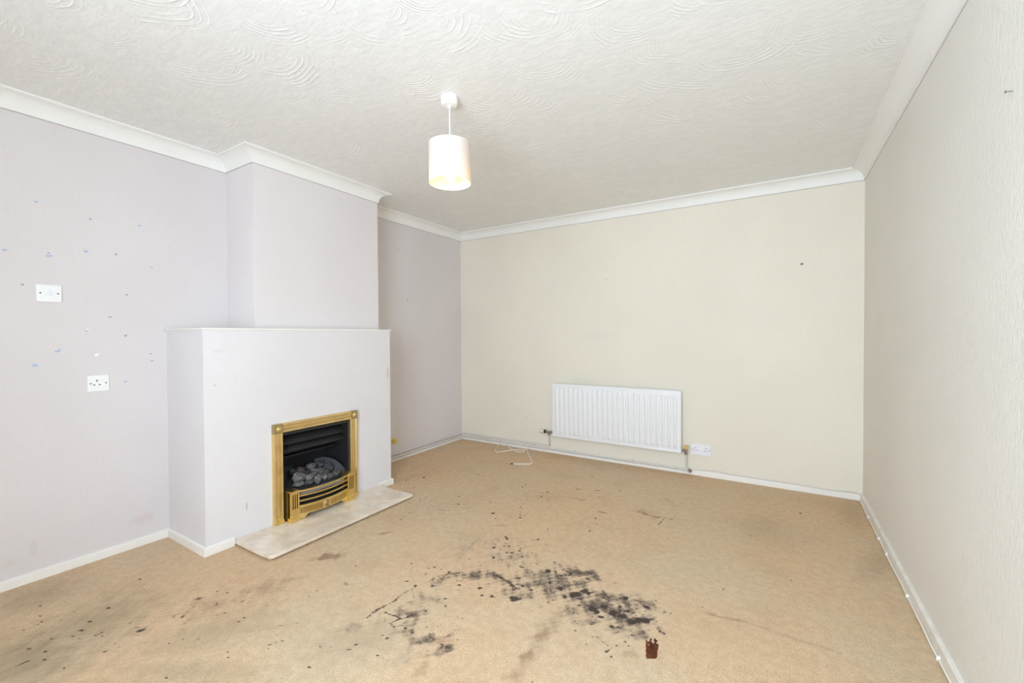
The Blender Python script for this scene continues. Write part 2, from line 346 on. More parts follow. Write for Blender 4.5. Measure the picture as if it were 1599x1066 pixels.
# ------------------------------------------------------------------ floor with its stains
def make_floor():
    def axis(parts):
        out = []
        for a, b, st in parts: out.append(np.arange(a, b-1e-6, st))
        return np.concatenate(out+[[parts[-1][1]]])
    xs = axis([(-.05, .0, .05), (0, W, .0065), (W, W+.05, .05)])
    ys = axis([(YF-.1, .55, .1), (.55, 3.0, .0065), (3.0, D, .011), (D, D+.05, .05)])
    nx, ny = len(xs), len(ys)
    X, Y = np.meshgrid(xs, ys)
    co = np.stack([X.ravel(), Y.ravel(), np.zeros(X.size)], 1).astype(np.float32)
    idx = np.arange(nx*ny).reshape(ny, nx)
    q = np.stack([idx[:-1, :-1], idx[:-1, 1:], idx[1:, 1:], idx[1:, :-1]], -1).reshape(-1, 4).astype(np.int32)
    me = bpy.data.meshes.new('floor')
    me.vertices.add(len(co)); me.vertices.foreach_set('co', co.ravel())
    me.loops.add(q.size); me.loops.foreach_set('vertex_index', q.ravel())
    me.polygons.add(len(q)); me.polygons.foreach_set('loop_start', np.arange(0, q.size, 4, dtype=np.int32))
    me.update(calc_edges=True); me.validate()
    S = np.zeros((X.size, 4), np.float32); G = np.zeros((X.size, 4), np.float32); G[:, 3] = 1
    px, py = co[:, 0], co[:, 1]
    rng = random.Random(7)
    # low-frequency wobble so that no outline is a clean ellipse
    def wob(x, y):
        return (np.sin(x*61+1.3*np.sin(y*43))+np.sin(y*57+1.7*np.sin(x*37)+.7)+.6*np.sin(x*131+y*97)+.6*np.sin(x*173-y*149+1.1))*.13
    WB = wob(px, py)
    def jac(u, v):
        c = at(u, v, 2, 0.0)[:2]; a = at(u+1, v, 2, 0.0)[:2]-c; b = at(u, v+1, 2, 0.0)[:2]-c
        return c, np.linalg.inv(np.stack([a, b], 1))
    def put(ch, d, sel, strength, soft):
        m = np.clip((1.0-d)/soft, 0, 1); m = m*m*(3-2*m)*strength
        A, c_ = (S, ch) if ch < 4 else (G, ch-4)
        A[sel, c_] = np.maximum(A[sel, c_], m)
    def blob(ch, u, v, ru, rv, strength=1.0, ang=0.0, soft=.5, rag=1.0):
        c, Ji = jac(u, v); R = min(1.3*max(ru, rv*3)*.012+.02, 1.1)
        sel = np.nonzero((abs(px-c[0]) < R*2.2) & (abs(py-c[1]) < R*2.2))[0]
        d = Ji @ np.stack([px[sel]-c[0], py[sel]-c[1]]); ca, sa = math.cos(ang), math.sin(ang)
        e = np.sqrt(((d[0]*ca+d[1]*sa)/ru)**2+((-d[0]*sa+d[1]*ca)/rv)**2)+WB[sel]*rag
        put(ch, e, sel, strength, soft)
    def stroke(ch, pts, wpx, strength=1.0, soft=.8, rag=.8):
        P = [at(u, v, 2, 0.0)[:2] for u, v in pts]
        for (p, q2), (u, v) in zip(zip(P, P[1:]), pts):
            c, Ji = jac(u, v); r = wpx*abs(np.linalg.det(np.linalg.inv(Ji)))**.5
            lo = np.minimum(p, q2)-2*r; hi = np.maximum(p, q2)+2*r
            sel = np.nonzero((px > lo[0]) & (px < hi[0]) & (py > lo[1]) & (py < hi[1]))[0]
            if not len(sel): continue
            ab = q2-p; tt = np.clip(((px[sel]-p[0])*ab[0]+(py[sel]-p[1])*ab[1])/(ab@ab+1e-9), 0, 1)
            d = np.hypot(px[sel]-p[0]-tt*ab[0], py[sel]-p[1]-tt*ab[1])/r
            put(ch, d+WB[sel]*rag, sel, strength, soft)
    # --- soft brown tints
    for u, v, ru, rv, s, a in [(325, 945, 90, 28, .40, -.3), (420, 915, 90, 20, .42, -.35), (515, 868, 42, 9, .75, -.15), (500, 872, 12, 6, .8, 0),
            (850, 985, 38, 26, .55, -.6), (825, 1020, 30, 16, .6, -.6), (805, 1052, 45, 14, .45, -.3), (690, 1000, 34, 20, .45, -.2), (655, 1045, 30, 16, .4, -.5),
            (700, 790, 150, 30, .22, 0), (860, 775, 110, 18, .26, 0), (780, 840, 130, 26, .2, 0), (1010, 800, 30, 8, .42, .25), (1022, 807, 14, 6, .45, .2),
            (1120, 738, 22, 7, .42, .1), (600, 832, 17, 3, .55, -.15), (640, 801, 11, 3.5, .5, -.1), (686, 796, 15, 3, .5, 0), (785, 820, 26, 3, .4, 0),
            (640, 960, 40, 22, .35, 0), (985, 1020, 40, 14, .35, 0), (210, 985, 110, 26, .25, -.3), (60, 1000, 60, 24, .28, -.3), (560, 950, 60, 16, .25, -.3),
            (640, 745, 90, 10, .28, -.25), (740, 700, 40, 5, .2, 0), (1250, 780, 60, 6, .15, .1), (110, 903, 14, 3, .35, -.3)]:
        blob(1, u, v, ru, rv, s, a, soft=1.0)
    stroke(1, [(1102, 957), (1120, 962), (1150, 968), (1180, 976), (1215, 988), (1250, 1000), (1285, 1010), (1312, 1020)], 5.5, .34, 1.0)
    stroke(1, [(1104, 957), (1125, 963), (1165, 970)], 5, .45, 1.0)
    stroke(1, [(872, 962), (856, 984), (840, 1004), (826, 1026), (808, 1056)], 24, .34, 1.0)
    # --- broad grey traffic marks
    for u, v, ru, rv, s, a in [(868, 910, 62, 26, .50, .12), (840, 905, 40, 22, .42, 0), (905, 895, 40, 11, .58, .2), (935, 945, 62, 20, .58, .30), (975, 962, 48, 20, .60, .25), (1000, 940, 34, 10, .50, .28),
            (905, 955, 40, 18, .36, .2), (985, 985, 40, 10, .46, .2), (955, 935, 40, 10, .6, .3), (748, 897, 36, 11, .50, .05), (785, 905, 22, 9, .46, .5), (690, 905, 24, 7, .40, -.3), (720, 898, 30, 7, .34, 0),
            (810, 925, 34, 14, .36, 0), (640, 962, 24, 14, .44, 0), (665, 997, 22, 11, .50, -.1), (702, 1012, 16, 8, .56, .2), (688, 1018, 24, 8, .40, -.3), (700, 992, 14, 5, .4, -.5),
            (640, 990, 40, 8, .32, .1), (672, 935, 24, 9, .30, .3), (725, 858, 30, 14, .20, -.6), (800, 870, 50, 16, .26, 0), (775, 850, 60, 12, .16, 0), (560, 975, 45, 12, .24, -.35),
            (640, 1020, 40, 20, .2, -.4), (655, 945, 30, 16, .22, -.2)]:
        blob(4, u, v, ru*1.5, rv*1.5, s*1.4, a, soft=1.0, rag=1.3); blob(0, u, v, ru*1.0, rv*1.0, s*.84, a, soft=.8, rag=1.6)
    # --- broad grey-brown darkening along the left wall and on the right
    for u, v, ru, rv, s, a in [(40, 1030, 170, 75, .9, -.3), (150, 970, 190, 50, .75, -.35), (330, 985, 170, 40, .5, -.3), (60, 930, 120, 30, .6, -.3), (300, 1050, 200, 30, .5, 0), (560, 1000, 130, 40, .35, -.2),
            (1330, 800, 40, 30, .4, .9), (1370, 880, 36, 50, .4, 1.0), (1200, 830, 90, 40, .25, .2)]:
        blob(5, u, v, ru, rv, s, a, soft=1.0, rag=.6)
    # --- lines: scratches, loops, cuts in the carpet
    stroke(0, [(572, 965), (590, 951), (605, 944), (619, 936)], 2.6, .75)
    stroke(0, [(601, 956), (618, 962), (627, 966), (636, 962), (648, 959)], 2.0, .8)
    stroke(0, [(640, 963), (620, 968), (609, 973), (614, 978), (628, 976)], 1.8, .8)
    stroke(0, [(670, 908), (682, 900), (700, 897), (720, 893)], 3.0, .55)
    stroke(0, [(618, 936), (632, 925), (648, 916)], 2.4, .5)
    stroke(0, [(775, 898), (788, 905), (800, 913), (806, 920)], 4.5, .75)
    stroke(0, [(742, 846), (733, 855), (722, 866), (712, 878)], 2.6, .34)
    for a in ([(932, 797), (948, 802)], [(1028, 819), (1037, 809)], [(1036, 808), (1050, 811)], [(988, 797), (1030, 808)], [(898, 776), (908, 781), (914, 779)],
              [(900, 763), (907, 764)], [(928, 766), (936, 765)], [(925, 902), (942, 907)], [(930, 993), (944, 1004), (952, 1008)], [(600, 970), (604, 955)],
              [(647, 934), (643, 918)], [(635, 941), (645, 938)]):
        stroke(0, a, 1.6, .60)
    # --- dark solid spots
    solid = [(805, 935, 10.5, 4.8, 0), (800, 934, 6, 4.5, 0), (898, 927, 12, 5, -.1), (912, 923, 10, 5, 0), (919, 926, 5, 4, 0), (856, 891, 6, 3, 0), (868, 893, 4, 2, 0), (876, 898, 5, 2, 0), (884, 891, 3.5, 2, 0),
             (917, 903, 5, 2, .2), (859, 910, 4.5, 3, 0), (830, 921, 3.5, 2.6, 0), (816, 914, 4, 2, 0), (882, 931, 4, 3, .5), (876, 919, 6, 3, 0), (904, 945, 6, 3, 0), (925, 950, 9, 5, .4), (933, 955, 8, 5, .4),
             (945, 948, 12, 5, .4), (955, 957, 9, 5, .3), (968, 946, 6, 4, .4), (981, 955, 5, 3.5, .5), (978, 934, 6, 3, .2), (996, 938, 9, 2.5, .2), (1010, 948, 7, 2, .2), (998, 967, 9, 5, .1), (1010, 970, 7, 5, .2),
             (985, 970, 10, 5, .2), (955, 978, 7, 2.5, .1), (972, 962, 12, 5, .3), (940, 963, 9, 4, .3), (1024, 938, 2.4, 1.6, 0), (1026, 970, 2, 1.5, 0), (1030, 985, 3, 1.8, .4), (1038, 989, 2.6, 1.6, .3), (1013, 984, 4, 1.2, 0),
             (898, 984, 2.6, 2, 0), (915, 1005, 2.4, 2, 0), (962, 1008, 3, 4.5, .3), (981, 1008, 2, 2, 0), (955, 1025, 3, 2.2, .2), (951, 1015, 2, 3, .6), (976, 1002, 1.6, 3, -.6), (812, 884, 3, 2, 0), (815, 885, 2.5, 1.5, 0),
             (750, 892, 3.5, 2, 0), (750, 918, 4.2, 2.2, 0), (733, 919, 2.6, 1.2, 0), (768, 930, 4, 2.4, .3), (753, 929, 2.6, 2, 0), (649, 914, 3.6, 2, 0), (676, 914, 2.8, 1.6, 0), (692, 921, 1.5, 1.2, 0), (717, 913, 3, 1.4, 0),
             (690, 1006, 2.8, 2.2, 0), (604, 996, 2.8, 2, 0), (644, 987, 2.6, 1.8, .3), (633, 981, 3.5, 1.8, .5), (715, 963, 1.2, 3, .2), (695, 935, 2, 2, 0), (696, 946, 2, 2, 0), (670, 945, 1.6, 1.2, 0), (590, 1023, 3, 1.6, 0), (598, 1027, 3, 1.6, 0),
             (790, 838, 2.4, 2, .6), (792, 841, 3, 2, 0), (772, 855, 2.4, 1.5, 0), (782, 858, 2.4, 1.5, 0), (810, 860, 3.6, 1.6, 0), (831, 863, 2, 1.5, .5), (771, 870, 2.8, 1.6, 0), (798, 868, 2, 1.2, 0), (840, 842, 2, 1.2, 0), (770, 801, 3, 1, 0),
             (812, 808, 5, 1.6, .1), (812, 804, 1.4, 1, 0), (716, 787, 3, .9, .1), (717, 775, 1.6, .9, 0), (816, 760, 1.3, 1, 0), (748, 741, 3, .9, .2), (662, 745, 2.6, .9, 0), (634, 750, 1.5, .8, 0), (846, 775, 1.6, 1, 0), (855, 768, 1.4, 1, 0),
             (868, 753, 1.6, .9, 0), (876, 752, 1.4, .9, 0), (930, 809, 1.2, .8, 0), (930, 787, 1.4, .8, 0), (1250, 801, 2.2, 1, 0), (1172, 836, 1.4, .8, 0), (1130, 920, 1.2, 1, 0), (1033, 883, 1.5, .8, .4), (1047, 957, 1.4, 1, 0), (830, 1064, 4, 2, 0),
             (46, 1031, 5, 2.2, -.3), (33, 1036, 2.5, 1.4, -.3), (46, 1013, 6, 2, -.35), (63, 961, 4.4, 1.8, -.3), (62, 946, 4, 1.2, -.2), (70, 1017, 4, 1.5, -.3), (70, 1029, 2.2, 1.5, 0), (18, 1026, 3.4, 1.6, -.5), (36, 984, 3, 1.8, -.3), (28, 996, 1.6, 1.2, 0),
             (140, 970, 3.4, 1.8, -.2), (170, 949, 5, 2, -.3), (188, 1001, 0, 0, 0), (182, 1004, 3, 1.6, -.2), (219, 984, 7, 2, -.2), (226, 982, 4, 1.5, -.4), (285, 963, 8, 3, -.5), (305, 936, 7, 1.6, -.15), (311, 934, 4, 1.2, -.1), (377, 939, 1.4, 2.6, .4), (381, 938, 1.2, 2.6, .4),
             (338, 943, 1.5, 3, .3), (428, 951, 5, 2.4, -.4), (219, 904, 4, 1.2, -.15), (286, 997, 2.8, 1.3, -.1), (310, 997, 1.6, 1.2, 0), (372, 971, 1.6, 1, 0), (420, 1012, 2.4, 1.4, 0), (422, 1006, 3, 1.2, -.2), (432, 1003, 1.6, 1.2, 0), (441, 1000, 2, 1, 0),
             (484, 1041, 4, 1.6, .3), (499, 1050, 2.6, 1.4, -.4), (100, 1043, 2.2, 1.5, 0), (357, 1026, 3, 1.3, -.2), (260, 1058, 3, 1.3, -.1), (125, 997, 3, 1.2, -.2), (164, 1017, 4, 1.2, -.3), (382, 964, 3, 1.5, 0), (540, 911, 7, 5, 0), (556, 883, 3.6, 1.4, 0),
             (525, 894, 4, 1.6, 0), (635, 907, 5, 1.2, 0), (494, 940, 2, 1, 0), (548, 1014, 3, 1.2, 0), (543, 1014, 2, 1.3, 0), (550, 1021, 1.8, 1.2, 0), (556, 1006, 3.4, 1.2, -.4), (520, 985, 2.2, 1.2, 0), (580, 958, 0, 0, 0), (665, 895, 4, 2, -.4), (660, 896, 3, 1.3, 0), (669, 887, 5, 1.4, 0)]
    weak = {(285, 963), (428, 951), (540, 911), (305, 936), (525, 894), (669, 887), (660, 896), (665, 895)}
    for u, v, ru, rv, a in solid:
        if ru <= 0: continue
        blob(0, u, v, ru*.98+.2, rv*.98+.25, .5 if (u, v) in weak else 1.15, a, soft=.7, rag=1.0)
    # --- random crumbs of dirt around the worn paths
    for cu, cv, su, sv, n, smax in [(860, 915, 75, 28, 90, 3.0), (960, 955, 60, 24, 110, 3.2), (720, 905, 60, 25, 50, 2.2), (660, 985, 60, 40, 60, 2.2), (800, 860, 60, 18, 40, 2.2), (800, 790, 160, 40, 50, 1.6),
                                    (150, 980, 150, 40, 60, 2.4), (420, 960, 140, 40, 60, 2.0), (950, 1005, 40, 16, 24, 2.2), (640, 770, 60, 40, 14, 1.4), (1150, 880, 160, 70, 14, 1.2)]:
        for _ in range(n):
            u, v = rng.gauss(cu, su*.6), rng.gauss(cv, sv*.6)
            if not (0 < u < 1400 and 725 < v < 1100): continue
            r = rng.uniform(.7, 1.0)*smax*rng.random()**.7+.5
            blob(0, u, v, r*rng.uniform(1, 1.8), r*.75, rng.uniform(.5, 1.0), rng.uniform(-.4, .4), soft=.8)
    # --- the rust-red patch, ragged along its far edge
    c, Ji = jac(1018, 1013); sel = np.nonzero((abs(px-c[0]) < .15) & (abs(py-c[1]) < .15))[0]
    d = Ji @ np.stack([px[sel]-c[0], py[sel]-c[1]])
    top = -13 + 5*np.sin(d[0]*.9)+2.5*np.sin(d[0]*2.3+1); halfw = 10.5-.25*(d[1]+13)*.35
    m = np.minimum(np.minimum(d[1]-top, 14.5-d[1]), halfw-abs(d[0]+.06*d[1]))
    S[sel, 2] = np.clip(.5+m/3.0, 0, 1)
    blob(1, 1020, 1022, 34, 18, .30, 0, soft=1.0)
    # --- pale worn patches
    for u, v, ru, rv, s in [(867, 871, 14, 5, .5), (840, 1000, 0, 0, 0), (868, 978, 18, 6, .35), (628, 1027, 8, 14, .4), (950, 950, 5, 4, .8), (972, 957, 4, 3, .7), (945, 802, 9, 2.4, .5), (1045, 815, 9, 4, .35), (690, 915, 30, 8, .25), (580, 850, 40, 10, .3), (470, 860, 0, 0, 0)]:
        if ru > 0: blob(3, u, v, ru, rv, s, 0, soft=1.0)
    cg = me.color_attributes.new('grime', 'FLOAT_COLOR', 'POINT'); cg.data.foreach_set('color', G.ravel())
    ca = me.color_attributes.new('stain', 'FLOAT_COLOR', 'POINT')
    ca.data.foreach_set('color', S.ravel())
    me.materials.append(M['carpet'])
    o = bpy.data.objects.new('floor', me); link(o); return struct(o)
floor = make_floor()

# ------------------------------------------------------------------ room shell
T = .12
struct(MB().box(-T, W+T, YF-T, D+T, H, H+T).build('ceiling', M['ceiling']))
wl = struct(MB().box(-T, 0, YF-T, D+T, 0, H).build('wall_left', M['lav']))
struct(MB().box(0, W, D, D+T, 0, H).build('wall_back', M['cream']))
wb = bpy.data.objects['wall_back']
wr = struct(MB().box(W, W+T, YF-T, D+T, 0, H).build('wall_right', M['creamr']))
m = MB(); m.box(0, WX0, YF-T, YF, 0, H); m.box(WX1, W, YF-T, YF, 0, H); m.box(WX0, WX1, YF-T, YF, 0, WZ0); m.box(WX0, WX1, YF-T, YF, WZ1, H)
struct(m.build('wall_front', M['cream']))
win = bpy.data.objects.new('window_1', None); win.location = ((WX0+WX1)/2, YF, WZ0); COL.objects.link(win); struct(win)
hw, hh = (WX1-WX0)/2, WZ1-WZ0
m = MB()
for a, b, c, d in ((-hw, -hw+.06, 0, hh), (hw-.06, hw, 0, hh), (-.03, .03, 0, hh), (-hw, hw, 0, .06), (-hw, hw, hh-.06, hh)): m.box(a, b, -.10, -.05, c, d, .004)
m.build('frame', M['plastic'], win)
tg = NT('window_glass'); tr = tg.n('ShaderNodeBsdfTransparent'); gl = tg.n('ShaderNodeBsdfGlossy'); gl.inputs['Roughness'].default_value = .02
mx = tg.n('ShaderNodeMixShader'); mx.inputs[0].default_value = .05
tg.t.links.new(tr.outputs[0], mx.inputs[1]); tg.t.links.new(gl.outputs[0], mx.inputs[2]); tg.t.links.new(mx.outputs[0], tg.out.inputs[0])
for a, b in ((-hw+.06, -.03), (.03, hw-.06)): MB().box(a, b, -.078, -.074, .06, hh-.06).build('pane', tg.m, win)
MB().box(-hw-.03, hw+.03, -.05, .05, -.025, 0, .004).build('sill', M['white'], win)

# fireplace: hollow block with an opening, chimney breast above
OY0, OY1, OZ = 1.672, 2.185, .600
m = MB(); B = .06
m.box(FD-B, FD, FY0, OY0, 0, SZ); m.box(FD-B, FD, OY1, FY1, 0, SZ); m.box(FD-B, FD, OY0, OY1, OZ, SZ)
m.box(0, FD-B, FY0, FY0+B, 0, SZ); m.box(0, FD-B, FY1-B, FY1, 0, SZ); m.box(0, FD-B, FY0+B, FY1-B, SZ-.04, SZ)
bmesh.ops.remove_doubles(m.bm, verts=m.bm.verts, dist=1e-5)
struct(m.build('wall_fireplace', M['fire']))
struct(MB().box(0, BD, BY0, BY1, SZ+.010, H).build('wall_chimney', M['breast']))
sh = MB().box(0, FD+.006, FY0-.006, FY1+.010, SZ, SZ+.010, .002).build('mantel_shelf', M['white'])
tag(sh, 'thin white painted shelf board capping the fireplace below the chimney breast', 'shelf')

# coving and skirting runs, mitred at their ends
def runs(path, norms, prof, names, mats, closed=True):
    n = len(path)
    for i in range(len(names)):
        if names[i] is None: continue
        a, b = Vector(path[i]), Vector(path[(i+1) % n]); nn = Vector(norms[i])
        pv = Vector(norms[i-1]) if norms[i-1] is not None else Vector((0, 0)); nx = norms[(i+1) % len(norms)]; nx = Vector(nx) if nx is not None else Vector((0, 0))
        A = [(a+o*(nn+pv)).to_tuple()+(z,) for o, z in prof]; Bq = [(b+o*(nn+nx)).to_tuple()+(z,) for o, z in prof]
        struct(MB().prism(None, A, Bq).build(names[i], mats[i] if isinstance(mats, list) else mats, smooth=True))
C = .081
prof = [(0, H), (0, H-C), (.007, H-C), (.008, H-C+.006)]
for k in range(11):
    a = math.pi/2*k/10
    prof.append((.008+.064*(1-math.cos(a)), H-.011-.064*(1-math.sin(a))))
PE = simple('grey_paint_edge', rgb(.46, .43, .42), .8)  # cut-in line below the coving, its gap shadow put into the grey
prof += [(.0725, H-.0095), (C, H-.0095), (C, H)]
runs([(0, YF), (0, BY0), (BD, BY0), (BD, BY1), (0, BY1), (0, D), (W, D), (W, YF)],
     [(1, 0), (0, -1), (1, 0), (0, 1), (1, 0), (0, -1), (-1, 0), (0, 1)], prof,
     ['trim_%d' % k for k in range(1, 9)], M['coving'])
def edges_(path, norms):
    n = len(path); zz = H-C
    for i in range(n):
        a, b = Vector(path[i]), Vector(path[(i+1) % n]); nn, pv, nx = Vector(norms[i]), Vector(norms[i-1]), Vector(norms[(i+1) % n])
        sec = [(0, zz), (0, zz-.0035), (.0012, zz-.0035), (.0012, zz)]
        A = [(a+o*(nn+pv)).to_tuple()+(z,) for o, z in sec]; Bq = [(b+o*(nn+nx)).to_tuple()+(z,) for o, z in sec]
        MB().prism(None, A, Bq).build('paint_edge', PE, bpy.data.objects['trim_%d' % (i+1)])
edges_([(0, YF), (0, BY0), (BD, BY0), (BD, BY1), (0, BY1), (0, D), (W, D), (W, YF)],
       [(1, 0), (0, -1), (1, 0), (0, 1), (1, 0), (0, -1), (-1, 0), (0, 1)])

def bprof(h, t): return [(0, 0), (0, h), (t-.005, h), (t-.001, h-.003), (t, h-.009), (t, 0)]
HY0, HY1 = 1.397, 2.452
bp = NT('chipped_white_skirting')
v = bp.coord(); c = bp.mix(bp.ss(bp.noise(v, 14.0, 3.0), .3, .7), rgb(.72, .69, .62), rgb(.80, .78, .73))
c = bp.mix(bp.ss(bp.noise(bp.coord(scale=(2, .6, 2)), 30.0, 3.0), .66, .72, 0, .8), c, rgb(.36, .27, .18))
bp.set(bp.b.inputs['Base Color'], c); bp.b.inputs['Roughness'].default_value = .4
def bb(name, pts, norms, h, t, mat=None, end=(None, None)):
    """one skirting run; end gives the neighbouring normals for the mitres"""
    a, b = Vector(pts[0]), Vector(pts[1]); nn = Vector(norms)
    p = Vector(end[0]) if end[0] else Vector((0, 0)); q = Vector(end[1]) if end[1] else Vector((0, 0)); pr = bprof(h, t)
    A = [(a+o*(nn+p)).to_tuple()+(z,) for o, z in pr]; Bq = [(b+o*(nn+q)).to_tuple()+(z,) for o, z in pr]
    return struct(MB().prism(None, A, Bq).build(name, mat or M['white'], smooth=True))
bb('baseboard_left', [(0, YF), (0, FY0)], (1, 0), .046, .014, end=((0, 1), (0, -1)))
bb('baseboard_fireplace_side', [(0, FY0), (FD, FY0)], (0, -1), .046, .014, end=((1, 0), (1, 0)))
bb('baseboard_fireplace_left', [(FD, FY0), (FD, HY0)], (1, 0), .046, .014, end=((0, -1), None))
bb('baseboard_fireplace_right', [(FD, HY1), (FD, FY1)], (1, 0), .046, .014, end=(None, (0, 1)))
bb('baseboard_fireplace_end', [(FD, FY1), (0, FY1)], (0, 1), .046, .014, end=((1, 0), (1, 0)))
bb('baseboard_recess', [(0, FY1), (0, D)], (1, 0), 0.025, .014, end=((0, 1), (0, -1)))
bb('baseboard_back', [(0, D), (2.46, D)], (0, -1), 0.025, .014, end=((1, 0), None))
bb('baseboard_back_right', [(2.46, D), (W, D)], (0, -1), .045, .014, end=(None, (-1, 0)))
bb('baseboard_right', [(W, D), (W, YF)], (-1, 0), .055, .016, mat=bp.m, end=((0, -1), (0, 1)))
bb('baseboard_front', [(W, YF), (0, YF)], (0, 1), .055, .014, end=((-1, 0), (1, 0)))

# dried putty, chips and plugs left on the walls
def putty(parent, p, ry, rz, mat, ang, seed, t=.0022, ax=0):
    rng = random.Random(seed); bm = bmesh.new(); bmesh.ops.create_icosphere(bm, subdivisions=2, radius=1.0)
    for vv in bm.verts:
        k = 1+.35*mnoise.noise(vv.co*1.7+Vector((seed, 0, 0))); a, b = vv.co.y*ry*k, vv.co.z*rz*k
        y, z = a*math.cos(ang)-b*math.sin(ang), a*math.sin(ang)+b*math.cos(ang)
        vv.co = Vector((vv.co.x*t, y, z)) if ax == 0 else Vector((y, vv.co.x*t, z))
    me = bpy.data.meshes.new('putty_blob'); bm.to_mesh(me); bm.free(); me.materials.append(mat)
    for pl in me.polygons: pl.use_smooth = True
    o = bpy.data.objects.new('putty_blob', me); o.location = p; return link(o, parent)
BT, GT, FL = M['bluetack'], M['greytack'], M['filler']
for i, (u, v, ry, rz, mt, a) in enumerate([(56, 315, .008, .004, BT, -.3), (141, 342, .006, .005, GT, 0), (218, 352, .008, .005, BT, -.2), (7, 390, .009, .005, BT, 0), (77, 399.5, .013, .006, BT, .2),
        (76, 395, .005, .003, GT, .2), (134, 392, .009, .007, BT, 0), (181, 397, .006, .005, GT, .2), (35, 444, .006, .005, GT, -.6), (198, 460, .006, .005, GT, -.2), (195, 453, .004, .003, FL, 0), (137, 514, .005, .004, FL, .5),
        (135, 517, .004, .003, GT, 0), (151, 554, .011, .006, FL, .4), (196, 524, .007, .006, GT, .3), (89, 548.5, .010, .006, BT, .1), (93, 546, .006, .004, BT, .4), (54, 570, .011, .007, BT, -.1), (196, 595.5, .008, .005, BT, .2),
        (236, 552, .006, .004, GT, 0), (237, 563, .006, .004, GT, .2), (172, 495, .009, .004, GT, 0), (237, 417, .005, .003, GT, -.2), (258, 515, .004, .008, GT, .1)]):
    o = putty(wl, at(u, v, 0, 0.0), ry, rz, mt, a, i+1)
o = putty(wb, at(1252, 412, 1, D), .011, .009, M['screw'], .2, 51, ax=1); o.name = 'wall_plug'
t = thing('nail', 'small dark nail sticking out high on the right wall near the photo edge', 'nail', at(1582, 142, 0, W))
MB().tube([(.002, 0, 0), (-.006, 0, .001), (-.013, .001, .002)], .0016, 8).build('shank', M['screw'], t, True)
MB().cyl((-.012, .001, .002), (-.0145, .001, .002), .0034, seg=12).build('head', M['screw'], t)

# ------------------------------------------------------------------ pendant lamp
LX, LY = 1.750, 1.806
lamp = thing('pendant_lamp', 'lit pendant lamp with white drum shade hanging from the swirled ceiling', 'lamp', (LX, LY, H))
MB().lathe([(0, 0), (.041, 0), (.0415, -.004), (.042, -.026), (.040, -.034), (.034, -.041), (.010, -.043), (.008, -.052), (0, -.053)], seg=40).build('ceiling_rose', M['plastic'], lamp, True)
MB().tube([(0, 0, -.05), (.0006, 0, -.15), (0, 0, -.262)], .0028, 8).build('cord', M['plastic'], lamp, True)
hold = MB().lathe([(0, -.258), (.010, -.260), (.014, -.275), (.019, -.282), (.019, -.318), (.015, -.322), (0, -.322)], seg=24).build('lamp_holder', M['plastic'], lamp, True)
sm = NT('translucent_shade_fabric')
df = sm.n('ShaderNodeBsdfDiffuse'); df.inputs[0].default_value = rgb(.78, .745, .72); tl = sm.n('ShaderNodeBsdfTranslucent'); tl.inputs[0].default_value = rgb(.95, .84, .70)
vv = sm.coord(); wv = sm.noise(vv, 14.0, 3.0)
sm.set(tl.inputs[0], sm.mix(sm.ss(wv, .4, .65), rgb(.95, .82, .62), rgb(.95, .90, .84)))
mx = sm.n('ShaderNodeMixShader'); mx.inputs[0].default_value = .30
sm.t.links.new(df.outputs[0], mx.inputs[1]); sm.t.links.new(tl.outputs[0], mx.inputs[2]); sm.t.links.new(mx.outputs[0], sm.out.inputs[0])
Z1, Z0, SR = 2.139-H, 1.951-H, .103
MB().lathe([(SR, Z0), (SR, Z1), (SR-.0012, Z1), (SR-.0012, Z0), (SR, Z0)], seg=64).build('lamp_shade', sm.m, lamp, True)
m = MB()
for z in (Z0, Z1):
    MB().tube([(math.cos(a)*(SR-.0005), math.sin(a)*(SR-.0005), z) for a in [2*math.pi*k/48 for k in range(49)]], .0016, 6).build('shade_ring', M['plastic'], lamp, True)
for k in range(3):
    a = 2*math.pi*k/3+.4; m.tube([(math.cos(a)*.019, math.sin(a)*.019, -.300), (math.cos(a)*.06, math.sin(a)*.06, -.268), (math.cos(a)*(SR-.001), math.sin(a)*(SR-.001), Z1-.003)], .0014, 6)
m.build('shade_spider', M['plastic'], lamp, True)
bm_ = NT('lit_bulb'); em = bm_.n('ShaderNodeEmission'); em.inputs[0].default_value = rgb(1.0, .68, .24); em.inputs[1].default_value = BULB
bm_.t.links.new(em.outputs[0], bm_.out.inputs[0])
MB().lathe([(0, -.408), (.012, -.406), (.022, -.398), (.028, -.384), (.029, -.372), (0, -.372)], seg=24).build('bulb', bm_.m, lamp, True)
MB().lathe([(.030, -.3715), (.0305, -.366), (.026, -.348), (.016, -.330), (.014, -.322), (0, -.321)], seg=24).build('bulb_base', M['plastic'], lamp, True)  # unseen opaque base, added to stop bulb light going up to the ceiling

# ------------------------------------------------------------------ hearth slab
hearth = thing('hearth', 'cream marble hearth slab with chipped corner lying before the gas fire', 'hearth', (FD, (HY0+HY1)/2, 0))
hw = (HY1-HY0)/2; HX = .372
bm = bmesh.new(); pts = [(0.0, -hw), (HX-.085, -hw), (HX-.055, -hw+.004), (HX-.018, -hw+.006), (HX, -hw+.02), (HX, hw-.004), (HX-.004, hw), (0.0, hw)]
lo = [bm.verts.new((x, y, .014)) for x, y in pts]; hi = [bm.verts.new((x, y, .030)) for x, y in pts]
n = len(pts); bm.faces.new(list(reversed(lo))); bm.faces.new(hi)
for k in range(n): bm.faces.new((lo[k], lo[(k+1) % n], hi[(k+1) % n], hi[k]))
bmesh.ops.bevel(bm, geom=[e for e in bm.edges if e.verts[0].co.z > .02 and e.verts[1].co.z > .02], offset=.0025, segments=2, affect='EDGES')
mb = MB(); mb.bm.free(); mb.bm = bm; mb.build('slab', M['marble'], hearth)
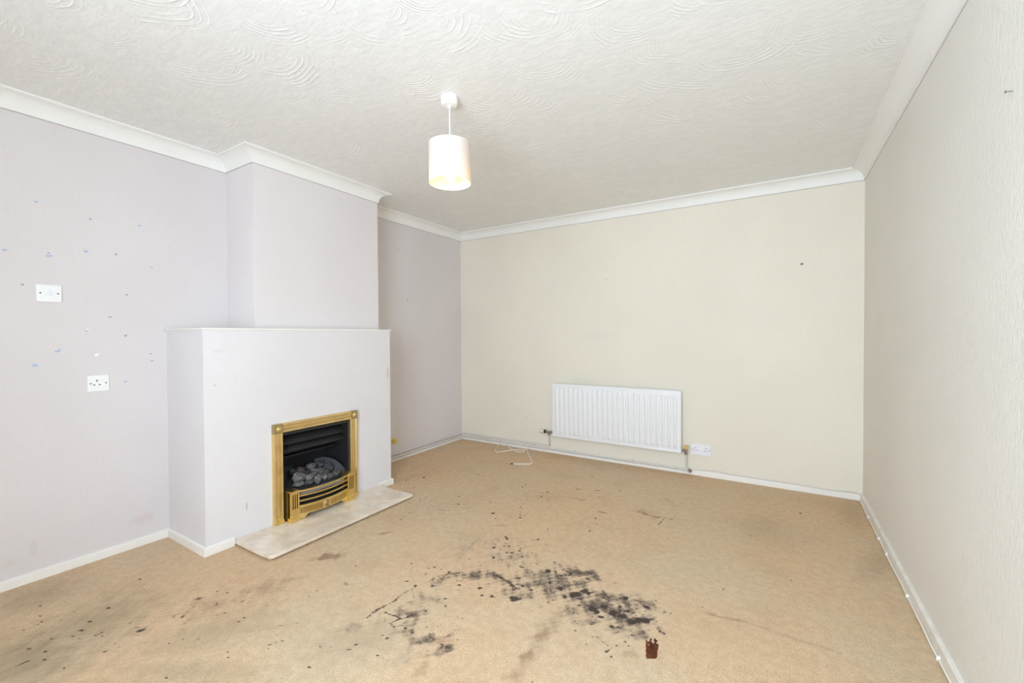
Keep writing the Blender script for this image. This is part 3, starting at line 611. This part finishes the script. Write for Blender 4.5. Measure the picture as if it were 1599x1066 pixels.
MB().box(0, HX-.022, -hw+.014, hw-.020, 0, .014, .001).build('base', M['marble_raw'], hearth)['label'] = 'rough recessed base under the slab'

# ------------------------------------------------------------------ gas fire
fire = thing('gas_fire', 'brass framed inset gas fire standing in the white fireplace', 'fireplace', (FD, 1.9285, .030))
F0 = Vector((FD, 1.9285, .030))
def L(x, y, z): return (x-F0.x, y-F0.y, z-F0.z)
Y0, Y1, ZT, RW = 1.620, 2.237, .654, .058
RP = [(0, 0), (0, .022), (.004, .028), (.012, .029), (.015, .025), (.0165, .022), (.020, .022), (.0215, .025), (.030, .0265), (.038, .025), (.0395, .022), (.043, .022), (.0445, .027), (.054, .029), (.058, .022), (.058, 0)]
def rail(name, mat, a, b, out):
    """a,b start/end of outer edge (y,z); out: unit (y,z) toward the opening"""
    A = [L(FD+h, a[0]+o*out[0], a[1]+o*out[1]) for o, h in RP]; Bq = [L(FD+h, b[0]+o*out[0], b[1]+o*out[1]) for o, h in RP]
    return MB().prism(None, A, Bq).build(name, mat, fire)
rail('frame_rail', M['brass'], (Y0, .050), (Y0, ZT-RW), (1, 0)); rail('frame_rail', M['brass'], (Y1, .050), (Y1, ZT-RW), (-1, 0))
rail('frame_rail', M['brassh'], (Y0+RW, ZT), (Y1-RW, ZT), (0, -1))
for ya in (Y0, Y1-RW):
    cb = MB().box(*[q for p in zip(L(FD, ya, ZT-RW), L(FD+.0305, ya+RW, ZT)) for q in p], .002).build('corner_block', M['brassold'], fire); cb['label'] = 'darker aged brass corner block'
    bs = MB().lathe([(.017, 0), (.017, .002), (.013, .003), (.011, .002), (.010, .006), (.006, .010), (0, .0115)], origin=L(FD+.0305, ya+RW/2, ZT-RW/2), axis=(1, 0, 0), seg=24).build('boss', M['brass'], cb, True)
    cl = MB().box(*[q for p in zip(L(FD, ya-.001, .030), L(FD+.032, ya+RW+.001, .052)) for q in p], .003).build('rail_foot', M['brasspol'], fire)
# black inner trim and box
IY0, IY1 = Y0+RW, Y1-RW
m = MB(); tx0, tx1 = L(FD-.02, 0, 0)[0], L(FD+.008, 0, 0)[0]
for y0, y1, z0, z1 in ((IY0, IY0+.012, .030, ZT-RW), (IY1-.012, IY1, .030, ZT-RW), (IY0+.012, IY1-.012, ZT-RW-.022, ZT-RW)):
    a = L(0, y0, z0); b = L(0, y1, z1); m.box(tx0, tx1, a[1], b[1], a[2], b[2], .001)
m.build('inner_trim', M['black'], fire)
a = L(.20, OY0+.001, .030); b = L(FD-.002, OY1-.001, OZ-.001); q = .004; m = MB()
m.box(a[0], a[0]+q, a[1], b[1], a[2], b[2]); m.box(a[0], b[0], a[1], a[1]+q, a[2], b[2]); m.box(a[0], b[0], b[1]-q, b[1], a[2], b[2])
m.box(a[0], b[0], a[1], b[1], a[2], a[2]+q); m.box(a[0], b[0], a[1], b[1], b[2]-q, b[2])
m.build('firebox', M['soot'], fire)
# canopy louvres
def louvre(zc, xf, depth, drop, yp=.010):
    ya, yb = IY0+yp, IY1-yp; P = []
    for k in range(9):
        tt = k/8; P.append((xf-depth*tt, zc+drop*(.5-math.cos(math.pi*(1-tt)/1.6)*.0)-drop*(1-tt)**1.6))
    sec = P+[(x-.003, z+.004) for x, z in reversed(P)]
    MB().prism(None, [L(x, ya, z) for x, z in sec], [L(x, yb, z) for x, z in sec]).build('louvre', M['black'], fire, True)
louvre(.528, .440, .055, .050); louvre(.474, .430, .060, .048)
MB().box(*[q for p in zip(L(.30, IY0+.03, .392), L(.345, IY1-.03, .402)) for q in p], .002).build('baffle', M['soot'], fire)
# curved ceramic bed: a tray with a raised horseshoe rim
yc, hw2 = (IY0+IY1)/2, (IY1-IY0)/2-.016
rim = [(.458, 2.163, .212), (.445, 2.168, .222), (.43, 2.168, .236), (.40, 2.158, .266), (.36, 2.136, .297), (.33, 2.098, .316), (.308, 2.052, .322), (.296, 2.015, .318)]
rim = [Vector(p) for p in catmull(rim, 5)]
for sgn in (1, -1):
    m = MB(); rows = []
    for i, p in enumerate(rim):
        tq = (rim[min(i+1, len(rim)-1)]-rim[max(i-1, 0)]); nrm = Vector((tq.y, -tq.x, 0)).normalized()
        if nrm.dot(Vector((.43-p.x, 1.9285-p.y, 0))) < 0: nrm = -nrm
        sec = [p-nrm*.004+Vector((0, 0, -.10)), p-nrm*.004, p+Vector((0, 0, .003)), p+nrm*.007+Vector((0, 0, .001)), p+nrm*.012+Vector((0, 0, -.012)), p+nrm*.034+Vector((0, 0, -.050)), p+nrm*.040+Vector((0, 0, -.10))]
        rows.append([m.bm.verts.new(L(q.x, q.y if sgn > 0 else 2*yc-q.y, max(q.z, .15))) for q in sec])
    for r0, r1 in zip(rows, rows[1:]):
        for k in range(len(r0)-1): m.bm.faces.new((r0[k], r0[k+1], r1[k+1], r1[k]))
    m.build('bed_rim', M['bedrim'], fire, True)
m = MB(); nx_, ny_ = 8, 14; g = []
for i in range(nx_+1):
    x = .462-.165*i/nx_; row = []
    for j in range(ny_+1):
        s = -1+2*j/ny_; w = (hw2-.02)*math.sqrt(max(0.02, 1-((.462-x)/.175)**2)); row.append(m.bm.verts.new(L(x, yc+s*w, .196+.070*i/nx_)))
    g.append(row)
for i in range(nx_):
    for j in range(ny_): m.bm.faces.new((g[i][j], g[i+1][j], g[i+1][j+1], g[i][j+1]))
m.build('coal_bed', M['bed'], fire, True)
MB().box(*[q for p in zip(L(.445, IY0+.02, .040), L(.463, IY1-.02, .196)) for q in p], .002).build('burner_front', M['soot'], fire)

MB().box(*[q for p in zip(L(.466, IY0+.055, .166), L(.505, IY1-.055, .186)) for q in p], .003).build('ash_ledge', M['ash'], fire)
# brass fret standing in front of the burner
fret = MB(); fy0, fy1 = 1.692, 2.166; fc = (fy0+fy1)/2; cw = .056
def bow(y): return .532+.036*max(0.0, 1-((y-fc)/(fc-fy0-cw))**2)
def cells(m, ys, zlo, zhi, zs, recess, xf, depth=.006, thick=.014):
    """front panel as a grid of cells, some pushed in; zlo(y) bends the bottom edge"""
    for j in range(len(ys)-1):
        for i in range(len(zs)-1):
            ya, yb = ys[j], ys[j+1]; dp = depth if (j, i) in recess else 0
            za = [zs[i] if zs[i] is not None else zlo(y) for y in (ya, yb)]; zb = [zs[i+1]]*2
            f = [(xf(ya)-dp, ya, za[0]), (xf(yb)-dp, yb, za[1]), (xf(yb)-dp, yb, zb[1]), (xf(ya)-dp, ya, zb[0])]
            bk = [(x+dp-thick, y, z) for x, y, z in f]
            n0 = len(m.bm.faces); m.prism(None, [L(*p) for p in f], [L(*p) for p in bk])
            if dp:
                m.bm.faces.ensure_lookup_table()
                for fc_ in m.bm.faces[n0:]: fc_.material_index = 1
# lower apron with flutes
ys = [fy0+cw-.004]; rec = set(); mid = fc; ya, yb = fy0+cw+.004, fc-.030
def flutes(a, b, n):
    st = (b-a)/n; out = []
    for k in range(n): out += [(a+k*st, a+k*st+st*.5), ]
    return out
edges = [fy0+cw-.004]; cuts = []
for (a, b) in flutes(ya, yb, 17)+flutes(fc+.030, fy1-cw-.004, 17): cuts.append((a, b))
for a, b in cuts: edges += [a, b]
edges += [fy1-cw+.004]; edges = sorted(edges)
for a, b in cuts: rec.add((edges.index(a), 1))
foot = .042
def zlo(y):
    d = min(y-(fy0+cw-.004), (fy1-cw+.004)-y)
    if d < foot: return .030+.004*(d > foot*.45)
    return .034+.026*min(1.0, ((d-foot)/.022))**.6
m = MB(); cells(m, edges, zlo, None, [None, .068, .107, .121], rec, bow, .007)
frt = m.build('fret', M['brasspol'], fire); frt.data.materials.append(M['tarnish']); frt['label'] = 'polished brass fret with bowed bars and fluted apron'
for zc, hh_ in ((.211, .011), (.181, .010), (.149, .010)):
    m = MB(); yl = [fy0+cw-.006+(fy1-fy0-2*cw+.012)*k/24 for k in range(25)]; rings = []
    for y in yl:
        x = bow(y)+.002; rings.append([m.bm.verts.new(L(x+dx, y, zc+dz)) for dx, dz in ((0, -hh_*.3), (0, hh_*.3), (-.003, hh_*.5), (-.010, hh_*.5), (-.012, 0), (-.010, -hh_*.5), (-.003, -hh_*.5))])
    for r0, r1 in zip(rings, rings[1:]):
        for k in range(7): m.bm.faces.new((r0[k], r0[(k+1) % 7], r1[(k+1) % 7], r1[k]))
    m.bm.faces.new(rings[0]); m.bm.faces.new(rings[-1])
    m.build('bar', M['brasspol'], frt)
for y0 in (fy0, fy1-cw):
    m = MB(); e = [y0, y0+.011, y0+.018, y0+.0245, y0+.0315, y0+.038, y0+.045, y0+cw]
    cells(m, e, None, None, [.050, .112, .205, .219], {(1, 1), (3, 1), (5, 1)}, lambda y: .545, .012, .030)
    a = L(FD+.006, y0, .030); b = L(.5305, y0+cw, .219); m.box(a[0], b[0], a[1], b[1], a[2], b[2])
    a = L(FD+.006, y0-.002, .219); b = L(.547, y0+cw+.002, .226); m.box(a[0], b[0], a[1], b[1], a[2], b[2], .002)
    a = L(FD+.006, y0-.002, .030); b = L(.550, y0+cw+.002, .054); m.box(a[0], b[0], a[1], b[1], a[2], b[2], .004)
    m.build('fret_post', M['brasspol'], frt).data.materials.append(M['tarnish2'])
m = MB(); bx = bow(fc)
m.lathe([(.020, 0), (.020, .004), (.016, .007), (.014, .004), (.006, .003), (.005, .008), (0, .009)], origin=L(bx-.001, fc, .088), axis=(1, 0, 0), seg=28)
for k in range(5):
    a = 2*math.pi*k/5+.3; m.lathe([(.005, 0), (.004, .006), (0, .008)], origin=L(bx, fc+.011*math.cos(a), .088+.011*math.sin(a)), axis=(1, 0, 0), seg=12)
m.lathe([(.008, 0), (.007, .006), (0, .008)], origin=L(bx-.001, fc+.008, .066), axis=(1, 0, 0), seg=14)
m.build('rosette', M['brassold'], frt, True)

# ceramic coals, each its own lump
def coal_mat(name, col):
    t = NT(name); v = t.coord(); n = t.noise(v, 55.0, 5.0, .65)
    t.set(t.b.inputs['Base Color'], t.mix(t.ss(n, .35, .7), tuple(c*.45 for c in col[:3])+(1,), col)); t.b.inputs['Roughness'].default_value = .85; t.bump(n, .7, .004); return t.m
CM = {'g': coal_mat('grey_coal', rgb(.13, .125, .125)), 'd': coal_mat('dark_coal', rgb(.045, .043, .046)), 'b': coal_mat('brown_coal', rgb(.115, .085, .068)), 's': coal_mat('slate_coal', rgb(.075, .075, .09)), 'p': coal_mat('pale_ash_coal', rgb(.20, .195, .195))}
def coal(u, v, xp, wpx, hpx, kind, label, seed, rib=0, ang=0.0, peak=0):
    c = at(u, v, 0, xp); s = np.dot(c-CAM, CF)/FPX
    wy, hz = wpx*s/2*1.12, hpx*s/2; dx = min(wy, .026)
    bm = bmesh.new(); bmesh.ops.create_icosphere(bm, subdivisions=3, radius=1.0); sv = Vector((seed*3.1, seed*1.7, 0))
    for q in bm.verts:
        p = q.co.copy(); k = 1+.34*mnoise.noise(p*1.2+sv)+.20*mnoise.cell(p*2.2+sv)*.5+.18*mnoise.noise(p*2.9+sv)+.10*mnoise.noise(p*6+sv)
        if rib: k *= 1-.17*(math.sin((p.z if rib == 1 else p.y)*9+seed+1.5*mnoise.noise(p*2+sv)) > 0)
        pz = p.z*(1.0 if not peak or p.z < 0 else 1+.35*(1-abs(p.y+.3)))
        y, z = p.y*wy*k, pz*hz*k
        q.co = Vector((p.x*dx*k, y*math.cos(ang)-z*math.sin(ang), y*math.sin(ang)+z*math.cos(ang)))
    me = bpy.data.meshes.new('coal'); bm.to_mesh(me); bm.free(); me.materials.append(CM[kind])
    for pl in me.polygons: pl.use_smooth = True
    try: me.set_sharp_from_angle(angle=math.radians(20))
    except Exception: pass
    o = bpy.data.objects.new('coal', me); o.location = c; link(o)
    return tag(o, label, 'coal', 'ceramic coals in the gas fire')
for i, a in enumerate([
    (456.5, 736, .365, 9, 10, 'd', 'small near-black coal at the far left end of the fire bed'),
    (468.8, 734.0, .360, 13.5, 9, 'b', 'brown-tinted coal in the back row, second from the left'),
    (485.1, 728.6, .350, 14.5, 11.5, 'g', 'grey coal with brown top, highest in the middle of the back row'),
    (499.8, 724.2, .335, 15, 10, 's', 'dark slate coal at the rear of the fire bed, right of centre'),
    (514.6, 730.0, .370, 18.5, 14, 's', 'largest blue-grey coal at the right of the back row'),
    (500.0, 735.5, .395, 13, 12.5, 'g', 'rounded grey coal in the centre of the fire bed'),
    (508.5, 737.5, .405, 9, 9, 'b', 'small brownish coal wedged right of the rounded centre coal'),
    (476.0, 739.5, .400, 15, 10, 'd', 'dark coal in the middle row below the brown-tinted one'),
    (490.6, 734.2, .375, 11, 6, 'p', 'small pale coal lying under the highest grey one'),
    (489.0, 740.5, .412, 12, 9, 'g', 'grey coal in the middle row left of centre')]):
    coal(*a, seed=i+1)
coal(465.8, 745.2, .425, 18, 13, 'p', 'big pointed pale-grey coal at the front left of the bed', 21, peak=1)
coal(482.2, 744.5, .432, 13, 9.5, 'p', 'pale rounded coal in front, right of the pointed one', 22)
for i, a in enumerate([
    (466.5, 755.5, .452, 17, 8, 'p', 'ribbed ash-grey coal at the left end of the front row', 1, -.10),
    (482.5, 751.5, .452, 16, 8, 'g', 'flat ribbed grey coal in the front row, second from the left', 1, .15),
    (496.3, 747.0, .452, 13, 13.5, 'p', 'upright finely ribbed coal in the middle of the front row', 2, .2),
    (506.8, 744.5, .450, 8.5, 10.5, 'p', 'narrow upright coal in the front row beside the ribbed middle one', 0, 0),
    (514.0, 743.0, .446, 10, 9.5, 'g', 'dull grey coal in the front row, second from the right', 2, .3),
    (524.0, 738.4, .440, 14, 8.5, 'g', 'ribbed grey coal at the right end of the front row', 2, .4)]):
    coal(*a[:7], seed=31+i, rib=a[7], ang=a[8])

# ------------------------------------------------------------------ radiator and its valves
RX0, RX1, RZ0, RZ1 = 1.209, 2.430, .187, .717
rad = thing('radiator', 'white fluted steel panel radiator on the back wall above the skirting pipes', 'radiator', ((RX0+RX1)/2, D, 0))
rcx = (RX0+RX1)/2; yb_, yf_ = -.055, -.075
m = MB(); nf = 24; pitch = (RX1-RX0-.05)/nf; xs = [RX0+.0, RX0+.004]; 
prof_x = [(RX0, -.012), (RX0+.003, 0)]
for k in range(nf):
    a = RX0+.025+k*pitch
    for tt, hgt in ((.0, 0), (.14, 0), (.26, .65), (.38, 1.0), (.62, 1.0), (.74, .65), (.86, 0)): prof_x.append((a+tt*pitch, hgt))
prof_x += [(RX1-.025, 0), (RX1-.003, 0), (RX1, -.012)]
prof_z = [(RZ0+.022, None), (RZ0+.022, 0), (RZ0+.036, 0), (RZ0+.042, .35), (RZ0+.050, .8), (RZ0+.060, 1), (RZ1-.062, 1), (RZ1-.052, .8), (RZ1-.044, .35), (RZ1-.038, 0), (RZ1-.006, 0), (RZ1-.002, -1), (RZ1, -4)]
rows = []
for z, w in prof_z:
    row = []
    for x, h in prof_x:
        if w is None: y = yf_+.010
        elif h < 0: y = yf_-h
        elif w < 0: y = yf_-w*.0015
        else: y = yf_-.0115*h*w
        row.append(m.bm.verts.new((x-rcx, y, z)))
    rows.append(row)
for r0, r1 in zip(rows, rows[1:]):
    for k in range(len(prof_x)-1): m.bm.faces.new((r0[k], r0[k+1], r1[k+1], r1[k]))
m.box(RX0-rcx, RX1-rcx, yb_, yb_+.004, RZ0, RZ1)
m.box(RX0-rcx, RX0-rcx+.004, yf_+.011, yb_, RZ0, RZ1); m.box(RX1-rcx-.004, RX1-rcx, yf_+.011, yb_, RZ0, RZ1)
m.box(RX0-rcx, RX1-rcx, yf_+.005, yb_, RZ1-.003, RZ1)
m.box(RX0-rcx, RX1-rcx, yf_+.004, yb_, RZ0+.018, RZ0+.023)
m.box(RX0-rcx, RX1-rcx, yf_-.001, yf_+.008, RZ0, RZ0+.018, .003)
m.build('panel', M['rad'], rad, True)
for x in (RX0+.14, RX1-.14): MB().box(x-rcx-.02, x-rcx+.02, yb_, -.001, RZ0+.06, RZ1-.05).build('wall_bracket', M['rad'], rad)
vy = -.055
vL = MB().cyl((1.125-rcx, vy, .220), (RX0-rcx+.004, vy, .220), .010).cyl((1.130-rcx, vy, .220), (1.146-rcx, vy, .220), .014, seg=6).cyl((1.176-rcx, vy, .220), (1.194-rcx, vy, .220), .014, seg=6).cyl((1.160-rcx, vy, .225), (1.160-rcx, vy, .190), .010).cyl((1.160-rcx, vy, .199), (1.160-rcx, vy, .186), .013, seg=6).build('thermostatic_valve', M['chrome'], rad)
MB().lathe([(.0, 0), (.017, .001), (.020, .006), (.020, .014), (0, .014)], origin=(1.108-rcx, vy, .220), axis=(1, 0, 0), seg=24).build('collar', M['blackplastic'], vL, True)
MB().lathe([(0, 0), (.014, .001), (.018, .008), (.0205, .045), (.018, .058), (0, .058)], origin=(1.051-rcx, vy, .220), axis=(1, 0, 0), seg=24).build('valve_head', M['ivory'], vL, True)
vR = MB().cyl((RX1-rcx-.004, vy, .205), (2.466-rcx, vy, .205), .010).cyl((2.436-rcx, vy, .205), (2.452-rcx, vy, .205), .014, seg=6).cyl((2.466-rcx, vy, .225), (2.466-rcx, vy, .178), .012).cyl((2.466-rcx, vy, .194), (2.466-rcx, vy, .176), .014, seg=6).build('lockshield_valve', M['chrome'], rad)
MB().lathe([(0, 0), (.015, 0), (.019, .006), (.018, .026), (.012, .032), (0, .033)], origin=(2.466-rcx, vy, .222), seg=24).build('knob', M['amber'], vR, True)

# ------------------------------------------------------------------ heating pipes above the skirting
PR = .0075
def bend(a, b, c, r=.03, n=6):
    a, b, c = Vector(a), Vector(b), Vector(c); p = b+(a-b).normalized()*r; q = b+(c-b).normalized()*r
    return [((1-t)**2*p+2*t*(1-t)*b+t*t*q) for t in [k/n for k in range(n+1)]]
pz1, pz2 = .072, .040
X0 = .019; yb = D-.020
up = [(X0, FY1+.03, pz1)]+bend((X0, 3, pz1), (X0, yb, pz1), (1, yb, pz1), .03)+bend((.5, yb, pz1), (1.160, yb, pz1), (1.160, D-.055, .19), .022)[:4]+[(1.160, D-.040, pz1+.035), (1.160, D-.055, .130), (1.160, D-.055, .190)]
p1 = tag(MB().tube(up, PR, 12).build('heating_pipe', M['pipe'], None, True), 'upper white heating pipe, running from the recess to the left radiator valve', 'pipe', 'heating pipes along the skirting')
lowp = [(X0+.004, FY1+.03, pz2)]+bend((X0, 3, pz2), (X0+.004, yb-.004, pz2), (1, yb-.004, pz2), .03)+[(2.452, yb-.004, pz2)]
p2 = tag(MB().tube(lowp, PR, 12).build('heating_pipe', M['pipe'], None, True), 'lower white heating pipe, running on past the radiator to the brownish elbow', 'pipe', 'heating pipes along the skirting')
tl_ = MB().tube([(2.466, yb-.008, pz2+.012), (2.466, D-.05, .10), (2.466, D-.055, .180)], PR, 12).build('pipe_tail', M['pipe'], p2, True)
m = MB().cyl((2.440, yb-.006, pz2), (2.468, yb-.006, pz2), .011).cyl((2.466, yb-.006, pz2-.012), (2.466, yb-.010, pz2+.022), .011)
m.cyl((2.462, yb-.006, pz2), (2.494, yb-.006, pz2), .0135, seg=16).build('pipe_elbow', M['pipe'], p2, True)
el = MB().lathe([(0, 0), (.014, .001), (.016, .006), (.016, .016), (.008, .018), (.006, .012), (0, .012)], origin=(2.488, yb-.006, pz2), axis=(.5, -1, -.2), seg=18).build('pipe_cap', M['copper'], p2, True)
for x in (.30, .98):
    MB().box(x-.008, x+.008, D-.024, D-.002, pz1-.011, pz1+.011, .002).build('pipe_clip', M['pipe'], p1)
for x in (.36, 1.42, 2.0):
    MB().box(x-.008, x+.008, D-.030, D-.002, pz2-.010, pz2+.011, .002).build('pipe_clip', M['pipe'], p2)

# ------------------------------------------------------------------ sockets and switch
def plate(m, w, h, t=.009): return m.box(-w/2, w/2, -t, 0, -h/2, h/2, .0025)
def square_pins(parent, cx, cz, mat, s=1.0):
    MB().box(cx-.0025, cx+.0025, -.0098, -.004, cz+.006, cz+.015).build('slot', mat, parent)
    for sx in (-1, 1): MB().box(cx+sx*.011-.0042, cx+sx*.011+.0042, -.0098, -.004, cz-.014, cz-.0095).build('slot', mat, parent)
def screw(parent, x, z): MB().lathe([(0, .0102), (.003, .0100), (.0042, .0088), (.0042, .004)], origin=(x, 0, z), axis=(0, -1, 0), seg=12).build('screw', M['screw'], parent, True)
ds = thing('double_socket', 'white double power socket on the back wall right of the radiator', 'socket', (2.576, D, .2185), rot=(0, math.radians(-.5), 0))
MB().box(-.078, .078, -.009, 0, -.043, .043, .0025).build('faceplate', M['plastic_lilac'], ds)
for s in (-1, 1):
    square_pins(ds, s*.044 + (.004 if s < 0 else -.004), .006, M['slot'])
    MB().box(s*.015-.008, s*.015+.008, -.0115, -.008, .004, .026, .0015).build('rocker', M['plastic'], ds)
    screw(ds, s*.066, .004)
ss_ = thing('single_socket', 'white single power socket low on the lavender wall below the switch', 'socket', (0, .9475, .9535), rot=(math.radians(1.2), 0, math.radians(90)))
plate(MB(), .088, .087).build('faceplate', M['plastic'], ss_)
square_pins(ss_, -.006, .004, M['slot']); screw(ss_, -.031, 0); screw(ss_, .031, 0)
MB().box(.014, .027, -.0115, -.008, .012, .024, .0015).build('rocker', M['plastic'], ss_)
sw = thing('light_switch', 'white square wall switch with small rocker above the single socket', 'switch', (0, .7705, 1.4225), rot=(math.radians(-1.2), 0, math.radians(90)))
plate(MB(), .089, .086).build('faceplate', M['plastic'], sw)
MB().box(-.0095, .0095, -.0125, -.008, -.011, .015, .0015).build('rocker', M['plastic_lilac'], sw); screw(sw, -.031, .001); screw(sw, .031, .001)

# yellow fitting in the recess
yf = thing('pipe_stub', 'small yellow plastic fitting on the recess wall beside the fireplace edge', 'fitting', (0, 3.035, .195))
MB().box(0, .026, -.020, .020, -.024, .024, .004).build('body', M['yellow'], yf)
MB().lathe([(.016, 0), (.016, .014), (.012, .018), (0, .019)], origin=(.026, 0, 0), axis=(1, 0, 0), seg=20).build('cap', M['yellow'], yf, True)

# ------------------------------------------------------------------ cables
def fl(u, v, z=.004): p = at(u, v, 2, z); return (p[0], min(p[1], D-.036), z)
cb = thing('aerial_cable', 'loose white cable looped on the carpet below the left end of the pipes', 'cable', (1.0, 3.9, 0))
O = Vector((1.0, 3.9, 0))
pts = [fl(801, 724), fl(815, 724.2), fl(826, 724.2), fl(830.5, 722.5), fl(829, 717.5), fl(825.5, 710), fl(823.6, 704)]+[(.90, D-.038, .014), (.885, D-.038, .036), (.884, D-.036, .030), (.890, D-.040, .012)]+\
      [fl(819, 704.5), fl(812, 705.6), fl(805, 704), fl(797, 699.5), (.66, D-.040, .010), (.63, D-.037, .030), (.65, D-.040, .012)]
MB().tube([Vector(p)-O for p in catmull(pts, 6)], .0042, 8).build('cable', M['cable'], cb, True)
pts = [(.545, D-.037, .036), (.555, D-.042, .020), fl(776, 699.5), fl(773.6, 702.5), fl(776, 705.8), fl(786, 704.5), fl(800, 702.3), fl(812, 702.0), fl(821, 702.3), (.885, D-.045, .012), (.887, D-.04, .03)]
MB().tube([Vector(p)-O for p in catmull(pts, 6)], .0042, 8).build('cable', M['cable'], cb, True)
a, b = Vector(fl(801.5, 724))-O, Vector(fl(797.2, 723.9))-O
MB().cyl(a, b, .0066, .0066, 14).build('plug', M['brownplug'], cb)['label'] = 'dark brown cable tip'
wp = [at(u, v, 1, D-.016) for u, v in [(1082, 733), (1100, 735), (1120, 736.3), (1145, 741.5), (1180, 747), (1230, 754.5), (1290, 764), (1330, 768.5), (1343, 772)]]
tag(MB().tube(catmull([(p[0], D-.017 if p[2] < .047 else D-.006, p[2]) for p in wp], 6), .0030, 8).build('thin_wire', M['wire'], None, True), 'thin wire wandering along the skirting top right of the double socket', 'wire')
cr = thing('skirting_cable', 'white cable clipped along the foot of the right skirting board', 'cable', (W-.02, 2.0, 0))
cx = W-.016-.0045
MB().tube([(cx-(W-.02)+.0008*math.sin(k*1.3), y-2.0, .008+.003*math.sin(k*2.1)) for k, y in enumerate(np.linspace(D-.03, YF+.05, 40))], .0040, 8).build('cable', M['cable'], cr, True)
for y in (3.72, 3.38, 3.17, 2.74, 2.30, 1.90, 1.50):
    MB().box(cx-(W-.02)-.006, cx-(W-.02)+.006, y-2.0-.006, y-2.0+.006, .001, .017, .002).build('cable_clip', M['plastic'], cr)
